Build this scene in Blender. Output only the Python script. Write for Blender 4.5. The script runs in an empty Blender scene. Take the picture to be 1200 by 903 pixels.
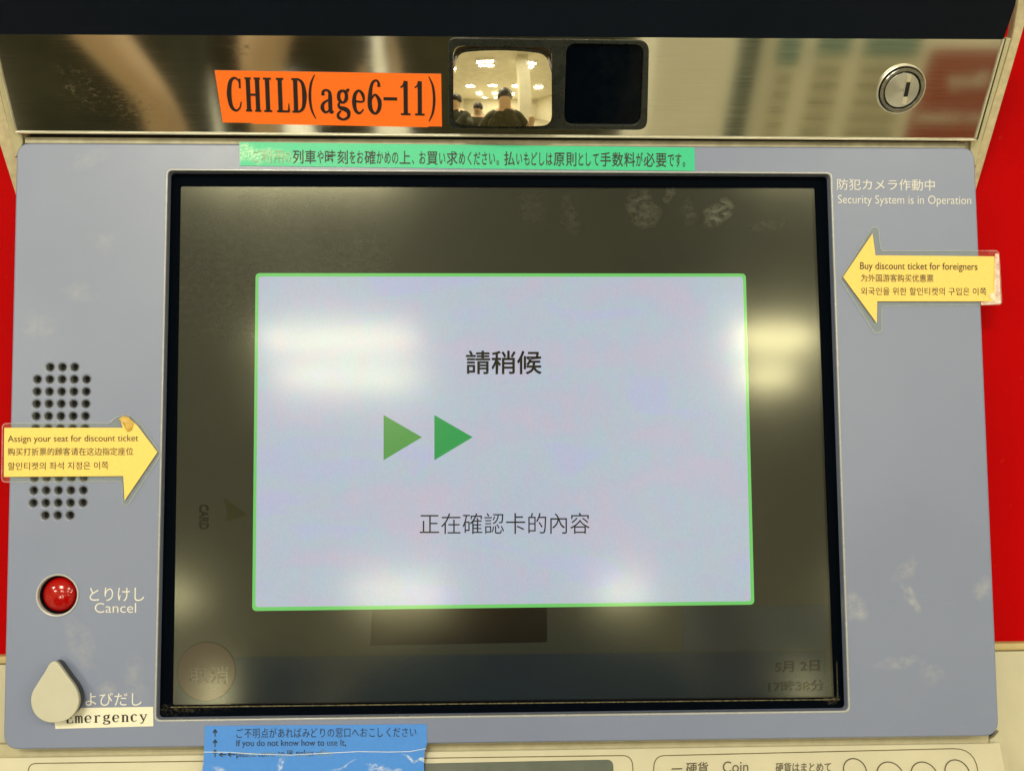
import bpy, bmesh, math, random
from mathutils import Vector, Matrix
random.seed(7)
sc = bpy.context.scene
COL = sc.collection
R = math.radians

# ---------------------------------------------------------------- camera, world, exposure
LEAN = R(25)                 # the console face leans back from the vertical
HOOD = R(36)                 # the steel hood leans forward from the console face
CZ = 1.20                    # height of the middle of the console face
MF = Matrix(((1, 0, 0, 0),
             (0, math.sin(LEAN), -math.cos(LEAN), 0),
             (0, math.cos(LEAN), math.sin(LEAN), CZ),
             (0, 0, 0, 1)))   # console frame (right, up along the face, out of the face) -> world
CAM = Vector((-0.013277107920391518, -0.011342799230803304, 0.500535405252096))
BR = Vector((0.9994073124344234, -0.006321113160707274, 0.03383884426236053))
BD = Vector((-0.0037271719424993317, -0.9970873504299091, -0.07617692434047617))
BF = Vector((0.03422180652615818, 0.07600565203373442, -0.9965199490311336))
FPX = 1150.0
cd = bpy.data.cameras.new('camera'); cam = bpy.data.objects.new('camera', cd); COL.objects.link(cam)
cd.sensor_width = 36; cd.lens = 36 * FPX / 1200; cd.clip_start = 0.02; cd.clip_end = 100
m = Matrix.Identity(4)
for i in range(3):
    m[i][0] = BR[i]; m[i][1] = -BD[i]; m[i][2] = -BF[i]; m[i][3] = CAM[i]
cam.matrix_world = MF @ m
sc.camera = cam
w = bpy.data.worlds.new('World'); sc.world = w; w.use_nodes = True
w.node_tree.nodes['Background'].inputs[0].default_value = (0.5, 0.48, 0.42, 1)
w.node_tree.nodes['Background'].inputs[1].default_value = 0.05
sc.view_settings.view_transform = 'Standard'; sc.view_settings.look = 'None'
sc.view_settings.exposure = 0.0; sc.view_settings.gamma = 1
sc.render.engine = 'CYCLES'
sc.cycles.use_denoising = True
sc.cycles.max_bounces = 8; sc.cycles.glossy_bounces = 5; sc.cycles.transparent_max_bounces = 16
sc.cycles.sample_clamp_indirect = 6; sc.cycles.sample_clamp_direct = 34
sc.cycles.caustics_reflective = False; sc.cycles.caustics_refractive = False
LAMP_W = 13.5                # watts of each twin-tube ceiling lamp
LAMP_C = (1.0, 0.94, 0.72)

# ---------------------------------------------------------------- materials
def lin(r, g, b):
    f = lambda c: (c / 255 / 12.92) if c / 255 <= 0.04045 else ((c / 255 + 0.055) / 1.055) ** 2.4
    return (f(r), f(g), f(b), 1)
class Mat:
    def __init__(s, name):
        s.m = bpy.data.materials.new(name); s.m.use_nodes = True
        s.nt = s.m.node_tree; s.N = s.nt.nodes; s.L = s.nt.links
        s.p = s.N['Principled BSDF']; s.tc = None
    def coord(s):
        if not s.tc: s.tc = s.N.new('ShaderNodeTexCoord')
        return s.tc.outputs['Object']
    def mapping(s, scale=(1, 1, 1), loc=(0, 0, 0), rot=(0, 0, 0)):
        n = s.N.new('ShaderNodeMapping'); n.inputs['Scale'].default_value = scale
        n.inputs['Location'].default_value = loc; n.inputs['Rotation'].default_value = rot
        s.L.new(s.coord(), n.inputs[0]); return n.outputs[0]
    def noise(s, scale, detail=4, rough=0.6, vec=None, dist=0):
        n = s.N.new('ShaderNodeTexNoise'); n.inputs['Scale'].default_value = scale
        n.inputs['Detail'].default_value = detail; n.inputs['Roughness'].default_value = rough
        n.inputs['Distortion'].default_value = dist
        s.L.new(vec if vec is not None else s.coord(), n.inputs['Vector']); return n.outputs['Fac']
    def ramp(s, src, stops):
        n = s.N.new('ShaderNodeValToRGB'); e = n.color_ramp.elements
        while len(e) < len(stops): e.new(0.5)
        for k, (p, c) in enumerate(stops):
            e[k].position = p; e[k].color = c if len(c) == 4 else (*c, 1)
        s.L.new(src, n.inputs[0]); return n.outputs[0]
    def rng(s, src, a, b, c, d):
        n = s.N.new('ShaderNodeMapRange'); n.clamp = True
        for i, v in enumerate((a, b, c, d)): n.inputs[i + 1].default_value = v
        s.L.new(src, n.inputs[0]); return n.outputs[0]
    def math(s, op, a, b=0.0, c=0.0):
        n = s.N.new('ShaderNodeMath'); n.operation = op
        for i, v in enumerate((a, b, c)):
            if isinstance(v, (int, float)): n.inputs[i].default_value = v
            else: s.L.new(v, n.inputs[i])
        return n.outputs[0]
    def mix(s, fac, a, b):
        n = s.N.new('ShaderNodeMix'); n.data_type = 'RGBA'
        for i, v in ((0, fac), (6, a), (7, b)):
            if isinstance(v, (int, float)): n.inputs[i].default_value = v
            elif isinstance(v, tuple): n.inputs[i].default_value = v
            else: s.L.new(v, n.inputs[i])
        return n.outputs[2]
    def set(s, key, v):
        if isinstance(v, (int, float, tuple)): s.p.inputs[key].default_value = v
        else: s.L.new(v, s.p.inputs[key])
        return s
    def bump(s, h, strength=0.2, dist=0.0003):
        n = s.N.new('ShaderNodeBump'); n.inputs['Strength'].default_value = strength
        n.inputs['Distance'].default_value = dist
        s.L.new(h, n.inputs['Height']); s.L.new(n.outputs[0], s.p.inputs['Normal']); return s
    def warped(s, amt=0.012):
        if not hasattr(s, 'wv'):
            n = s.N.new('ShaderNodeTexNoise'); n.inputs['Scale'].default_value = 90; n.inputs['Detail'].default_value = 5
            s.L.new(s.coord(), n.inputs['Vector'])
            a = s.N.new('ShaderNodeVectorMath'); a.operation = 'SUBTRACT'; s.L.new(n.outputs['Color'], a.inputs[0]); a.inputs[1].default_value = (.5, .5, .5)
            b = s.N.new('ShaderNodeVectorMath'); b.operation = 'MULTIPLY_ADD'; s.L.new(a.outputs[0], b.inputs[0]); b.inputs[1].default_value = (amt, amt, 0); s.L.new(s.coord(), b.inputs[2])
            s.wv = b.outputs[0]
        return s.wv
    def spots(s, lst, nscale=260, lo=0.42, hi=0.62, aniso=(1, 1, 1)):
        """stain mask: list of (u, v, half width, half height, angle deg, strength), broken up by noise"""
        tot = None
        for (u, v, a, b, ang, st) in lst:
            sep = s.N.new('ShaderNodeMapping'); sep.vector_type = 'TEXTURE'
            sep.inputs['Location'].default_value = (u, v, 0); sep.inputs['Rotation'].default_value = (0, 0, R(ang))
            sep.inputs['Scale'].default_value = (a, b, 1)
            s.L.new(s.warped(), sep.inputs[0])
            x = s.N.new('ShaderNodeSeparateXYZ'); s.L.new(sep.outputs[0], x.inputs[0])
            d2 = s.math('ADD', s.math('MULTIPLY', x.outputs[0], x.outputs[0]), s.math('MULTIPLY', x.outputs[1], x.outputs[1]))
            k = s.rng(d2, 0.0, 1.0, st, 0.0)
            tot = k if tot is None else s.math('MAXIMUM', tot, k)
        n = s.rng(s.noise(nscale, 5, 0.7, s.mapping(aniso)), lo, hi, 0, 1)
        return s.math('MULTIPLY', tot, n)
def simple(name, c, rough=0.5, var=0.08, scale=60, metal=0, spec=0.5, bump=0.0, bscale=900):
    M = Mat(name)
    d = tuple(x * (1 - var * 2) for x in c[:3]) + (1,)
    l = tuple(min(1, x * (1 + var)) for x in c[:3]) + (1,)
    M.set('Base Color', M.ramp(M.noise(scale), [(0.3, d), (0.7, l)]))
    M.set('Roughness', M.rng(M.noise(scale * 2.3), 0.3, 0.7, max(0.02, rough - 0.08), rough + 0.08))
    M.set('Metallic', float(metal)).set('Specular IOR Level', spec)
    if bump: M.bump(M.noise(bscale, 3), bump)
    return M.m

# painted grey console face: satin paint, fine orange peel, rubbed pale scuffs
F = Mat('grey_console_paint')
base = F.ramp(F.noise(9, 3, 0.5), [(0.35, lin(117, 127, 157)), (0.65, lin(122, 132, 162))])
sc1 = F.spots([(0.205, -0.068, 0.005, 0.010, -40, .5), (0.207, -0.083, 0.004, 0.009, 30, .9), (0.176, -0.087, 0.010, 0.009, 0, .8),
               (0.245, -0.078, 0.006, 0.007, 0, .6), (0.200, -0.115, 0.016, 0.0028, 3, .5), (0.216, -0.121, 0.008, 0.005, 0, .4),
               (-0.235, 0.057, 0.010, 0.009, 0, .35), (-0.205, 0.10, 0.008, 0.008, 0, .25), (-0.215, 0.142, 0.014, 0.005, 20, .3),
               (-0.197, -0.123, 0.005, 0.006, 0, .6), (-0.183, -0.118, 0.006, 0.014, 10, .35), (-0.21, -0.101, 0.006, 0.02, 25, .35),
               (-0.216, 0.074, 0.010, 0.006, 0, .3), (-0.19, -0.155, 0.014, 0.005, 5, .35)], 150, .38, .66)
sc2 = F.rng(F.noise(26, 8, 0.72, F.mapping((1, 1, 1)), 1.5), 0.62, 0.95, 0, 0.06)
sa = F.rng(F.noise(70, 4, 0.75, F.mapping((1, 16, 1), rot=(0, 0, .62))), 0.66, 0.72, 0, 0.7)
sb = F.rng(F.noise(55, 4, 0.75, F.mapping((1, 20, 1), rot=(0, 0, -1.15))), 0.67, 0.72, 0, 0.7)
scr = F.math('MULTIPLY', F.math('MAXIMUM', sa, sb), F.rng(F.noise(12, 3, .6), .45, .62, 0, .8))
msk = F.math('MAXIMUM', F.math('MAXIMUM', sc1, sc2), scr)
F.set('Base Color', F.mix(F.math('MULTIPLY', msk, 0.38), base, lin(206, 204, 190)))
F.set('Roughness', F.rng(F.noise(35, 6, 0.7), 0.3, 0.75, 0.31, 0.37))
F.bump(F.noise(1400, 2, 0.5), 0.12, 0.0002)
GREY = F.m
CREAM = simple('cream_painted_steel', lin(189, 184, 160), 0.45, 0.035, 25, bump=0.25, bscale=1300)
CREAM2 = simple('cream_speckled_cheek', lin(198, 188, 156), 0.5, 0.10, 260, bump=0.4, bscale=900)
TAN = simple('tan_grubby_strip', lin(166, 160, 134), 0.5, 0.12, 120)
LEDGE = simple('tan_ledge_paint', lin(186, 168, 118), 0.45, 0.06, 80)
BLACK = simple('matt_black_plastic', lin(14, 17, 22), 0.45, 0.15, 80)
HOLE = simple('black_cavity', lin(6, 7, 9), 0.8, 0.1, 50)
GROOVE = simple('dark_seam_line', lin(104, 92, 60), 0.8, 0.2, 90)  # dark brown lines laid flat along the inset panel outlines
INSERT = simple('dark_green_grey_insert', lin(72, 80, 72), 0.5, 0.08, 50)
PRINTW = simple('cream_screen_print', lin(216, 214, 210), 0.5, 0.04, 300)
INKG = simple('dark_grey_print', lin(84, 76, 56), 0.6, 0.15, 300)
INK = simple('black_ink', lin(22, 14, 18), 0.55, 0.1, 300)
DROP = simple('cream_plastic_cover', lin(184, 183, 168), 0.4, 0.02, 50, bump=0.1, bscale=700)
DROPB = simple('dark_cover_body', lin(62, 64, 66), 0.5, 0.1, 60)
RING = simple('pale_grey_ring', lin(176, 180, 184), 0.3, 0.04, 50)
STEELD = simple('steel_trim', lin(168, 172, 170), 0.22, 0.06, 200, metal=1)
STEELL = simple('bright_steel_edge', lin(242, 240, 228), 0.38, 0.01, 20, metal=1)
HOUS = simple('dark_window_housing', lin(34, 38, 36), 0.28, 0.1, 60)
SENS = simple('black_sensor_window', lin(3, 8, 16), 0.12, 0.1, 60, spec=0.12)
# red enamelled surround
M = Mat('glossy_red_panel')
M.set('Base Color', M.mix(M.rng(M.noise(160, 6, 0.8), 0.66, 0.76, 0, 0.35), M.ramp(M.noise(6), [(0.3, (0.37, 0.0001, 0.0008)), (0.7, (0.42, 0.0001, 0.0010))]), lin(230, 120, 90)))
M.set('Roughness', 0.6).set('Specular IOR Level', 0.03)
RED = M.m
# hood band above the steel strip
M = Mat('glossy_navy_black_band'); M.set('Base Color', M.ramp(M.noise(20), [(0.3, lin(7, 16, 28)), (0.7, lin(10, 20, 33))]))
M.set('Roughness', 0.5).set('Specular IOR Level', 0.12); NAVY = M.m
# brushed steel strip (fine horizontal brushing, worn specks)
M = Mat('brushed_steel_strip')
M.set('Metallic', 1.0)
br = M.noise(220, 5, 0.7, M.mapping((0.10, 9, 1)))
spk = M.rng(M.noise(420, 5, 0.8), 0.69, 0.78, 0, 0.5)
worn = M.spots([(-0.213, 0.018, 0.016, 0.010, -35, .35), (-0.19, 0.012, 0.02, 0.010, -20, .15), (-0.13, 0.035, 0.006, 0.004, 0, .2)], 330, .5, .62, (1, 2.2, 1))
c0 = M.ramp(br, [(0.3, lin(218, 222, 220)), (0.7, lin(229, 233, 230))])
M.set('Base Color', M.mix(M.math('MAXIMUM', spk, worn), c0, lin(236, 228, 200)))
M.set('Roughness', M.math('ADD', M.rng(br, 0.3, 0.7, 0.05, 0.075), M.math('MULTIPLY', worn, 0.35)))
M.bump(br, 0.012, 0.00004)
STEEL = M.m
M = Mat('convex_mirror_glass'); M.set('Base Color', lin(246, 243, 226)).set('Metallic', 1.0)
M.set('Roughness', M.rng(M.noise(90, 6, .8), .45, .8, 0.03, 0.09)); MIRROR = M.m
M = Mat('lock_face_steel'); M.set('Metallic', 1.0)
wv = M.N.new('ShaderNodeTexWave'); wv.wave_type = 'RINGS'; wv.rings_direction = 'SPHERICAL'; wv.inputs['Scale'].default_value = 1600
M.L.new(M.coord(), wv.inputs[0]); M.set('Base Color', lin(206, 212, 218)).set('Roughness', 0.2); M.bump(wv.outputs['Fac'], 0.25, 0.0001)
LOCKF = M.m
# dome button
M = Mat('translucent_red_dome'); M.set('Base Color', M.ramp(M.noise(150), [(0.3, (0.30, 0.0012, 0.002)), (0.7, (0.38, 0.002, 0.002))]))
M.set('Roughness', 0.13).set('Coat Weight', 0.15).set('Coat Roughness', 0.08); DOME = M.m

# every picture element of the display sits behind the same satin touch glass
SMUDGE_SHEEN = [(0.074, 0.120, 0.009, 0.013, 30, .55), (0.088, 0.130, 0.003, 0.007, -20, .6), (0.114, 0.119, 0.006, 0.011, -50, 1.0),
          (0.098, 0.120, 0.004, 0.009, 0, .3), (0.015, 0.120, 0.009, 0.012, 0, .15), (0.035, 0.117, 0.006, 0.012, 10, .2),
          (-0.078, 0.093, 0.03, 0.018, 30, .12), (-0.13, 0.09, 0.09, 0.05, 20, .09), (0.140, 0.112, 0.012, 0.004, 10, .2), (0.12, 0.037, 0.03, 0.03, 0, .03)]  # the broad top-left patch is sheen painted as haze, the others are smudges
def display(name, c_emit, strength=1.0, moire=0.0, grain=0.12, smear=1.0, black=0.012):
    M = Mat(name)
    sm = M.spots(SMUDGE_SHEEN, 230, .40, .66, (1.0, 1.8, 1))
    dust = M.rng(M.noise(760, 3, 0.85), 0.73, 0.80, 0, 0.6)
    film = M.rng(M.noise(14, 5, 0.7, dist=.6), 0.35, 0.75, 0.0, 0.28)
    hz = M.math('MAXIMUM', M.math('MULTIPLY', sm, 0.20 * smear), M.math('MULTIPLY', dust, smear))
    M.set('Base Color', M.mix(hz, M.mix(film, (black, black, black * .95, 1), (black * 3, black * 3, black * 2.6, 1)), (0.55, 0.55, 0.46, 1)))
    M.set('Roughness', M.rng(M.noise(20, 5, 0.7), 0.3, 0.7, 0.108, 0.132))
    M.set('IOR', 1.45).set('Specular Tint', (0.97, 0.94, 0.64, 1)).set('Coat Weight', 0.14).set('Coat Roughness', 0.24).set('Coat Tint', (1.0, 0.97, 0.88, 1)).set('Coat IOR', 1.45)
    col = c_emit
    if moire:
        a = M.noise(17, 2, 0.5, M.mapping((1.0, 2.4, 1), rot=(0, 0, R(-38))), 0.6)
        b = M.noise(60, 2, 0.5, M.mapping((2.4, 1, 1), rot=(0, 0, R(24))), 0.3)
        t1 = M.ramp(a, [(0.34, (1.09, 0.97, 0.98, 1)), (0.46, (0.98, 1.0, 1.0, 1)), (0.55, (0.94, 1.05, 0.97, 1)), (0.66, (0.97, 0.97, 1.10, 1))])
        t2 = M.ramp(b, [(0.35, (1.05, 0.98, 0.99, 1)), (0.65, (0.96, 1.02, 1.03, 1))])
        v = M.N.new('ShaderNodeVectorMath'); v.operation = 'MULTIPLY'; M.L.new(t1, v.inputs[0]); M.L.new(t2, v.inputs[1])
        mm = M.mix(moire, (1, 1, 1, 1), v.outputs[0])
        v2 = M.N.new('ShaderNodeVectorMath'); v2.operation = 'MULTIPLY'; M.L.new(mm, v2.inputs[0]); v2.inputs[1].default_value = c_emit[:3]
        col = v2.outputs[0]
    M.set('Emission Color', col)
    g = M.noise(2600, 2, 0.8)
    M.set('Emission Strength', M.rng(g, 0.3, 0.7, strength * (1 - grain), strength * (1 + grain)))
    return M.m
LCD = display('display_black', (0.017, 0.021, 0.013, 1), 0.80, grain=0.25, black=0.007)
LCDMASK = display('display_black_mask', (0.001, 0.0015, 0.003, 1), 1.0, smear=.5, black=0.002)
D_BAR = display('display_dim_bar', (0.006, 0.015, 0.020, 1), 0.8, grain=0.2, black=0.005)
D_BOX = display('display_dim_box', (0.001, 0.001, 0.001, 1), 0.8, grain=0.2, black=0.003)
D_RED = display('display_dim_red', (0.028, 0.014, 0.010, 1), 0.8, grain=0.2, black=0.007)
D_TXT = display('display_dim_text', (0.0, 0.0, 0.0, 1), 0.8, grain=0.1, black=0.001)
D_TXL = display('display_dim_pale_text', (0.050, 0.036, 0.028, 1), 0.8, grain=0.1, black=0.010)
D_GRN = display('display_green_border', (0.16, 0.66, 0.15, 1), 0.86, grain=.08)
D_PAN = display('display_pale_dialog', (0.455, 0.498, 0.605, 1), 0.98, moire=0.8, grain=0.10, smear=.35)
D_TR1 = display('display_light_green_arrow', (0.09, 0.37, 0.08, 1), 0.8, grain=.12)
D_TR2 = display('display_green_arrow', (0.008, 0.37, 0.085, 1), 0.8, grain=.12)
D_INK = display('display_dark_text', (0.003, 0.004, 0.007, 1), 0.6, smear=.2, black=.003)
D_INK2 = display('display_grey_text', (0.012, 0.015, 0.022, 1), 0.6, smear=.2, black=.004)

def paper(name, c, rough=0.42, worn=None, wornc=(220, 225, 215), nscale=300, aniso=(1, 1, 1)):
    M = Mat(name)
    b = M.ramp(M.noise(500, 3), [(0.3, tuple(x * .96 for x in c[:3]) + (1,)), (0.7, tuple(min(1, x * 1.03) for x in c[:3]) + (1,))])
    if worn: b = M.mix(M.spots(worn, nscale, .40, .58, aniso), b, lin(*wornc))
    M.set('Base Color', b).set('Roughness', rough); M.bump(M.noise(60, 3), 0.15, 0.0004)
    return M
ORANGE = paper('orange_label_paper', lin(255, 116, 30)).m
GREEN = paper('green_label_tape', lin(28, 186, 138), worn=[(-0.113, 0.0, 0.022, 0.006, 0, .85), (-0.10, -0.001, 0.02, 0.003, 0, .5)], wornc=(186, 222, 190), nscale=700).m
YELLOW = paper('yellow_arrow_paper', lin(240, 206, 104)).m
WHITEL = paper('cream_label_paper', lin(224, 222, 204)).m
BLUE = paper('blue_label_tape', lin(70, 136, 226), worn=[(0.034, -0.0115, 0.010, 0.0022, 0, .6), (-0.045, -0.0115, 0.006, 0.002, -30, .5), (-0.018, -0.0095, 0.0012, 0.005, -12, .6), (0.05, -0.0085, 0.009, 0.0008, -25, .7), (0.012, -0.0105, 0.009, 0.0009, 20, .5), (0.056, -0.004, .005, .0008, 20, .8)], wornc=(226, 232, 236), nscale=420, aniso=(1, 1.5, 1)).m
def film_mat(name, vis, tint=(0.93, 0.95, 0.88, 1)):
    M = Mat(name); out = M.N['Material Output']
    tr = M.N.new('ShaderNodeBsdfTransparent'); tr.inputs[0].default_value = (0.96, 0.97, 0.95, 1)
    mx = M.N.new('ShaderNodeMixShader'); 
    M.set('Base Color', tint).set('Roughness', 0.16)
    M.L.new(M.rng(M.noise(220, 5, .75), 0.35, 0.75, vis * .6, vis * 1.8), mx.inputs[0])
    M.L.new(tr.outputs[0], mx.inputs[1]); M.L.new(M.p.outputs[0], mx.inputs[2]); M.L.new(mx.outputs[0], out.inputs[0])
    return M.m
FILM = film_mat('clear_laminate_film', 0.018)
FILME = film_mat('laminate_film_edge', 0.30, (0.60, 0.64, 0.64, 1))
FILMW = film_mat('whitened_laminate_film', 0.55, (0.98, 0.93, 0.80, 1))
def ink_worn(name, c, pale, lo, hi, axis_scale=(9, 9, 9)):
    M = Mat(name)
    M.set('Base Color', M.mix(M.rng(M.noise(1.0, 3, 0.6, M.mapping((70, 260, 1))), lo, hi, 0, 1), c, pale)).set('Roughness', 0.5)
    return M.m
INKY = ink_worn('worn_black_ink_on_yellow', lin(34, 28, 18), lin(110, 96, 48), .56, .8)
INKGN = ink_worn('worn_black_ink_on_green', lin(3, 16, 13), lin(16, 66, 50), .5, .8)
INKGP = ink_worn('rubbed_pale_ink_on_green', lin(176, 200, 160), lin(96, 150, 112), .40, .60)
INKB = ink_worn('black_ink_on_blue', lin(24, 40, 66), lin(60, 92, 132), .50, .75)
INKBW = ink_worn('worn_ink_on_blue', lin(30, 50, 80), lin(110, 150, 190), .42, .58)

# ---------------------------------------------------------------- frames of reference on the machine
class Frame:
    def __init__(s, o, x, y, n): s.o, s.x, s.y, s.n = Vector(o), Vector(x), Vector(y), Vector(n)
    def P(s, u, v, h=0.0): return s.o + s.x * u + s.y * v + s.n * h
    def at(s, px, py, h=0.0):
        """the point of this surface (raised by h) that the photograph shows at a pixel, in surface coordinates"""
        d = BR * ((px - 600) / FPX) + BD * ((py - 451.5) / FPX) + BF
        p0 = s.o + s.n * h; t = (p0 - CAM).dot(s.n) / d.dot(s.n); q = CAM + d * t - s.o
        return (q.dot(s.x), q.dot(s.y))
    def pts(s, l, h=0.0): return [s.at(a, b, h) for a, b in l]
    def down(s, h): return Frame(s.o + s.n * h, s.x, s.y, s.n)
FACE = Frame((0, 0, 0), (1, 0, 0), (0, 1, 0), (0, 0, 1))
ch, sh = math.cos(HOOD), math.sin(HOOD)
HB = 0.1572
HOODF = Frame((0, HB, 0.001), (1, -0.001, 0), (0, ch, sh), (0, -sh, ch))
u_, v_ = HOODF.at(600, 42.5)
TOP = HOODF.P(0, v_, 0)
a2 = HOOD + R(16)
NAVF = Frame(TOP, (1, -0.001, 0), (0, math.cos(a2), math.sin(a2)), (0, -math.sin(a2), math.cos(a2)))
a3 = -R(24)
u3, v3 = FACE.at(600, 877.5, -0.006)
LOWF = Frame((0, v3, -0.006), (1, 0.0, 0), (0, math.cos(a3), math.sin(a3)), (0, -math.sin(a3), math.cos(a3)))

# ---------------------------------------------------------------- object helpers
ROOT = {}
def thing(name, label, cat, at=(0, 0, 0), group=None, world=False):
    o = bpy.data.objects.new(name, None); COL.objects.link(o); o.empty_display_size = 0.05
    at = Vector(at)
    if world: o.matrix_world = Matrix.Translation(at); ROOT[o] = (at, True)
    else: o.matrix_world = MF @ Matrix.Translation(at); ROOT[o] = (at, False)
    o['label'] = label; o['category'] = cat
    if group: o['group'] = group
    return o
OR = {}
def obj(name, verts, faces, mat, parent, origin=None, smooth=True, world=None, kind=None, label=None):
    vs = [Vector(v) for v in verts]
    if origin is None:
        origin = Vector([(min(v[i] for v in vs) + max(v[i] for v in vs)) / 2 for i in range(3)])
    origin = Vector(origin)
    me = bpy.data.meshes.new(name); me.from_pydata([v - origin for v in vs], [], faces); me.update()
    if smooth:
        me.shade_smooth(); me.set_sharp_from_angle(angle=R(38))
    me.materials.append(mat)
    o = bpy.data.objects.new(name, me); COL.objects.link(o)
    if parent is None:
        if world is False: o.matrix_world = MF @ Matrix.Translation(origin)
        else: o.location = origin
        OR[o] = origin
    else:
        po = ROOT[parent][0] if parent in ROOT else OR[parent]
        o.parent = parent; o.location = origin - po; OR[o] = origin
    if kind: o['kind'] = kind
    if label: o['label'] = label
    return o
def catmull(pts, n=6, closed=False):
    out = []; k = len(pts)
    rng_ = range(k) if closed else range(k - 1)
    g = lambda i: Vector(pts[i % k]) if closed else Vector(pts[max(0, min(k - 1, i))])
    for i in rng_:
        p0, p1, p2, p3 = g(i - 1), g(i), g(i + 1), g(i + 2)
        for j in range(n):
            t = j / n
            out.append(0.5 * (2 * p1 + (p2 - p0) * t + (2 * p0 - 5 * p1 + 4 * p2 - p3) * t * t + (3 * p1 - p0 - 3 * p2 + p3) * t ** 3))
    if not closed: out.append(Vector(pts[-1]))
    return out
def rounded(poly, r, n=6):
    """round the corners of a 2D polygon; r is one radius or a list"""
    out = []; k = len(poly)
    for i in range(k):
        p = Vector(poly[i]); a = Vector(poly[i - 1]); b = Vector(poly[(i + 1) % k])
        rr = r[i] if isinstance(r, (list, tuple)) else r
        if rr <= 0: out.append(p); continue
        da, db = (a - p), (b - p); la, lb = da.length, db.length; da.normalize(); db.normalize()
        ang = da.angle(db); t = min(rr / math.tan(ang / 2), la * .49, lb * .49)
        p1, p2 = p + da * t, p + db * t
        for j in range(n + 1):
            s = j / n; out.append(p1 * (1 - s) ** 2 + p * 2 * s * (1 - s) * 1.0 + p2 * s * s)
    return [tuple(q) for q in out]
def circle(c, r, n=32, ry=None):
    return [(c[0] + r * math.cos(2 * math.pi * i / n), c[1] + (ry or r) * math.sin(2 * math.pi * i / n)) for i in range(n)]
def curve_mesh(loops, h0, h1, bevel=0.0, fr=FACE, res=3):
    cu = bpy.data.curves.new('c', 'CURVE'); cu.dimensions = '2D'; cu.fill_mode = 'BOTH'
    for lp in loops:
        s = cu.splines.new('POLY'); s.points.add(len(lp) - 1); s.use_cyclic_u = True
        for i, p in enumerate(lp): s.points[i].co = (p[0], p[1], 0, 1)
    cu.extrude = max(0, (h1 - h0) / 2 - bevel); cu.bevel_depth = bevel; cu.bevel_resolution = res
    if bevel: cu.offset = -bevel
    o = bpy.data.objects.new('c', cu); COL.objects.link(o); bpy.context.view_layer.update()
    me = bpy.data.meshes.new_from_object(o.evaluated_get(bpy.context.evaluated_depsgraph_get()))
    mid = (h0 + h1) / 2
    vs = [fr.P(v.co.x, v.co.y, v.co.z + mid) for v in me.vertices]; fs = [tuple(p.vertices) for p in me.polygons]
    bpy.data.objects.remove(o); bpy.data.curves.remove(cu); bpy.data.meshes.remove(me)
    return vs, fs
def plate(name, loops, h0, h1, mat, parent, fr=FACE, bevel=0.0, origin=None, res=3, **k):
    vs, fs = curve_mesh(loops, h0, h1, bevel, fr, res)
    # merge the doubled rims so that shading is clean
    bm = bmesh.new(); bv = [bm.verts.new(v) for v in vs]
    for f in fs:
        try: bm.faces.new([bv[i] for i in f])
        except ValueError: pass
    bmesh.ops.remove_doubles(bm, verts=bm.verts, dist=1e-6)
    bmesh.ops.recalc_face_normals(bm, faces=bm.faces)
    bm.verts.index_update()
    V = [v.co.copy() for v in bm.verts]; Fc = [tuple(v.index for v in f.verts) for f in bm.faces]; bm.free()
    o = obj(name, V, Fc, mat, parent, origin=origin, **k)
    for p in o.data.polygons:
        if abs(p.normal.dot(fr.n)) > 0.999: p.use_smooth = False
    return o
def sheet(name, poly, h, mat, parent, fr=FACE, origin=None, **k):
    return obj(name, [fr.P(p[0], p[1], h) for p in poly], [tuple(range(len(poly)))], mat, parent, origin=origin, smooth=False, **k)
def lathe(name, c, prof, mat, parent, fr=FACE, n=48, origin=None, sx=1.0, sy=1.0, **k):
    """prof: (radius, height) from the rim to the axis"""
    vs = []; fs = []
    for (r, h) in prof:
        for i in range(n):
            a = 2 * math.pi * i / n; vs.append(fr.P(c[0] + r * sx * math.cos(a), c[1] + r * sy * math.sin(a), h))
    for j in range(len(prof) - 1):
        for i in range(n):
            a, b = j * n + i, j * n + (i + 1) % n; fs.append((a, b, b + n, a + n))
    fs.append(tuple((len(prof) - 1) * n + i for i in range(n)))
    return obj(name, vs, fs, mat, parent, origin=origin, **k)
def box_w(name, lo, hi, mat, parent=None, **k):
    x0, y0, z0 = lo; x1, y1, z1 = hi
    v = [(x0, y0, z0), (x1, y0, z0), (x1, y1, z0), (x0, y1, z0), (x0, y0, z1), (x1, y0, z1), (x1, y1, z1), (x0, y1, z1)]
    f = [(0, 3, 2, 1), (4, 5, 6, 7), (0, 1, 5, 4), (1, 2, 6, 5), (2, 3, 7, 6), (3, 0, 4, 7)]
    return obj(name, v, f, mat, parent, smooth=False, **k)

# lettering: real outlines, laid just proud of what they are printed on
TXT = {}
def glyphs(body, bold=0.0):
    key = (body, bold)
    if key in TXT: return TXT[key]
    c = bpy.data.curves.new('t', 'FONT'); c.body = body; c.offset = bold; c.resolution_u = 4
    o = bpy.data.objects.new('t', c); COL.objects.link(o); bpy.context.view_layer.update()
    me = bpy.data.meshes.new_from_object(o.evaluated_get(bpy.context.evaluated_depsgraph_get()))
    V = [(v.co.x, v.co.y) for v in me.vertices]; Fc = [tuple(p.vertices) for p in me.polygons]
    bpy.data.objects.remove(o); bpy.data.curves.remove(c); bpy.data.meshes.remove(me)
    TXT[key] = (V, Fc); return TXT[key]
def bil(q, s, t):          # q: top left, top right, bottom right, bottom left
    tl, tr, br, bl = [Vector(p) for p in q]
    return (tl * (1 - s) + tr * s) * t + (bl * (1 - s) + br * s) * (1 - t)
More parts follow.
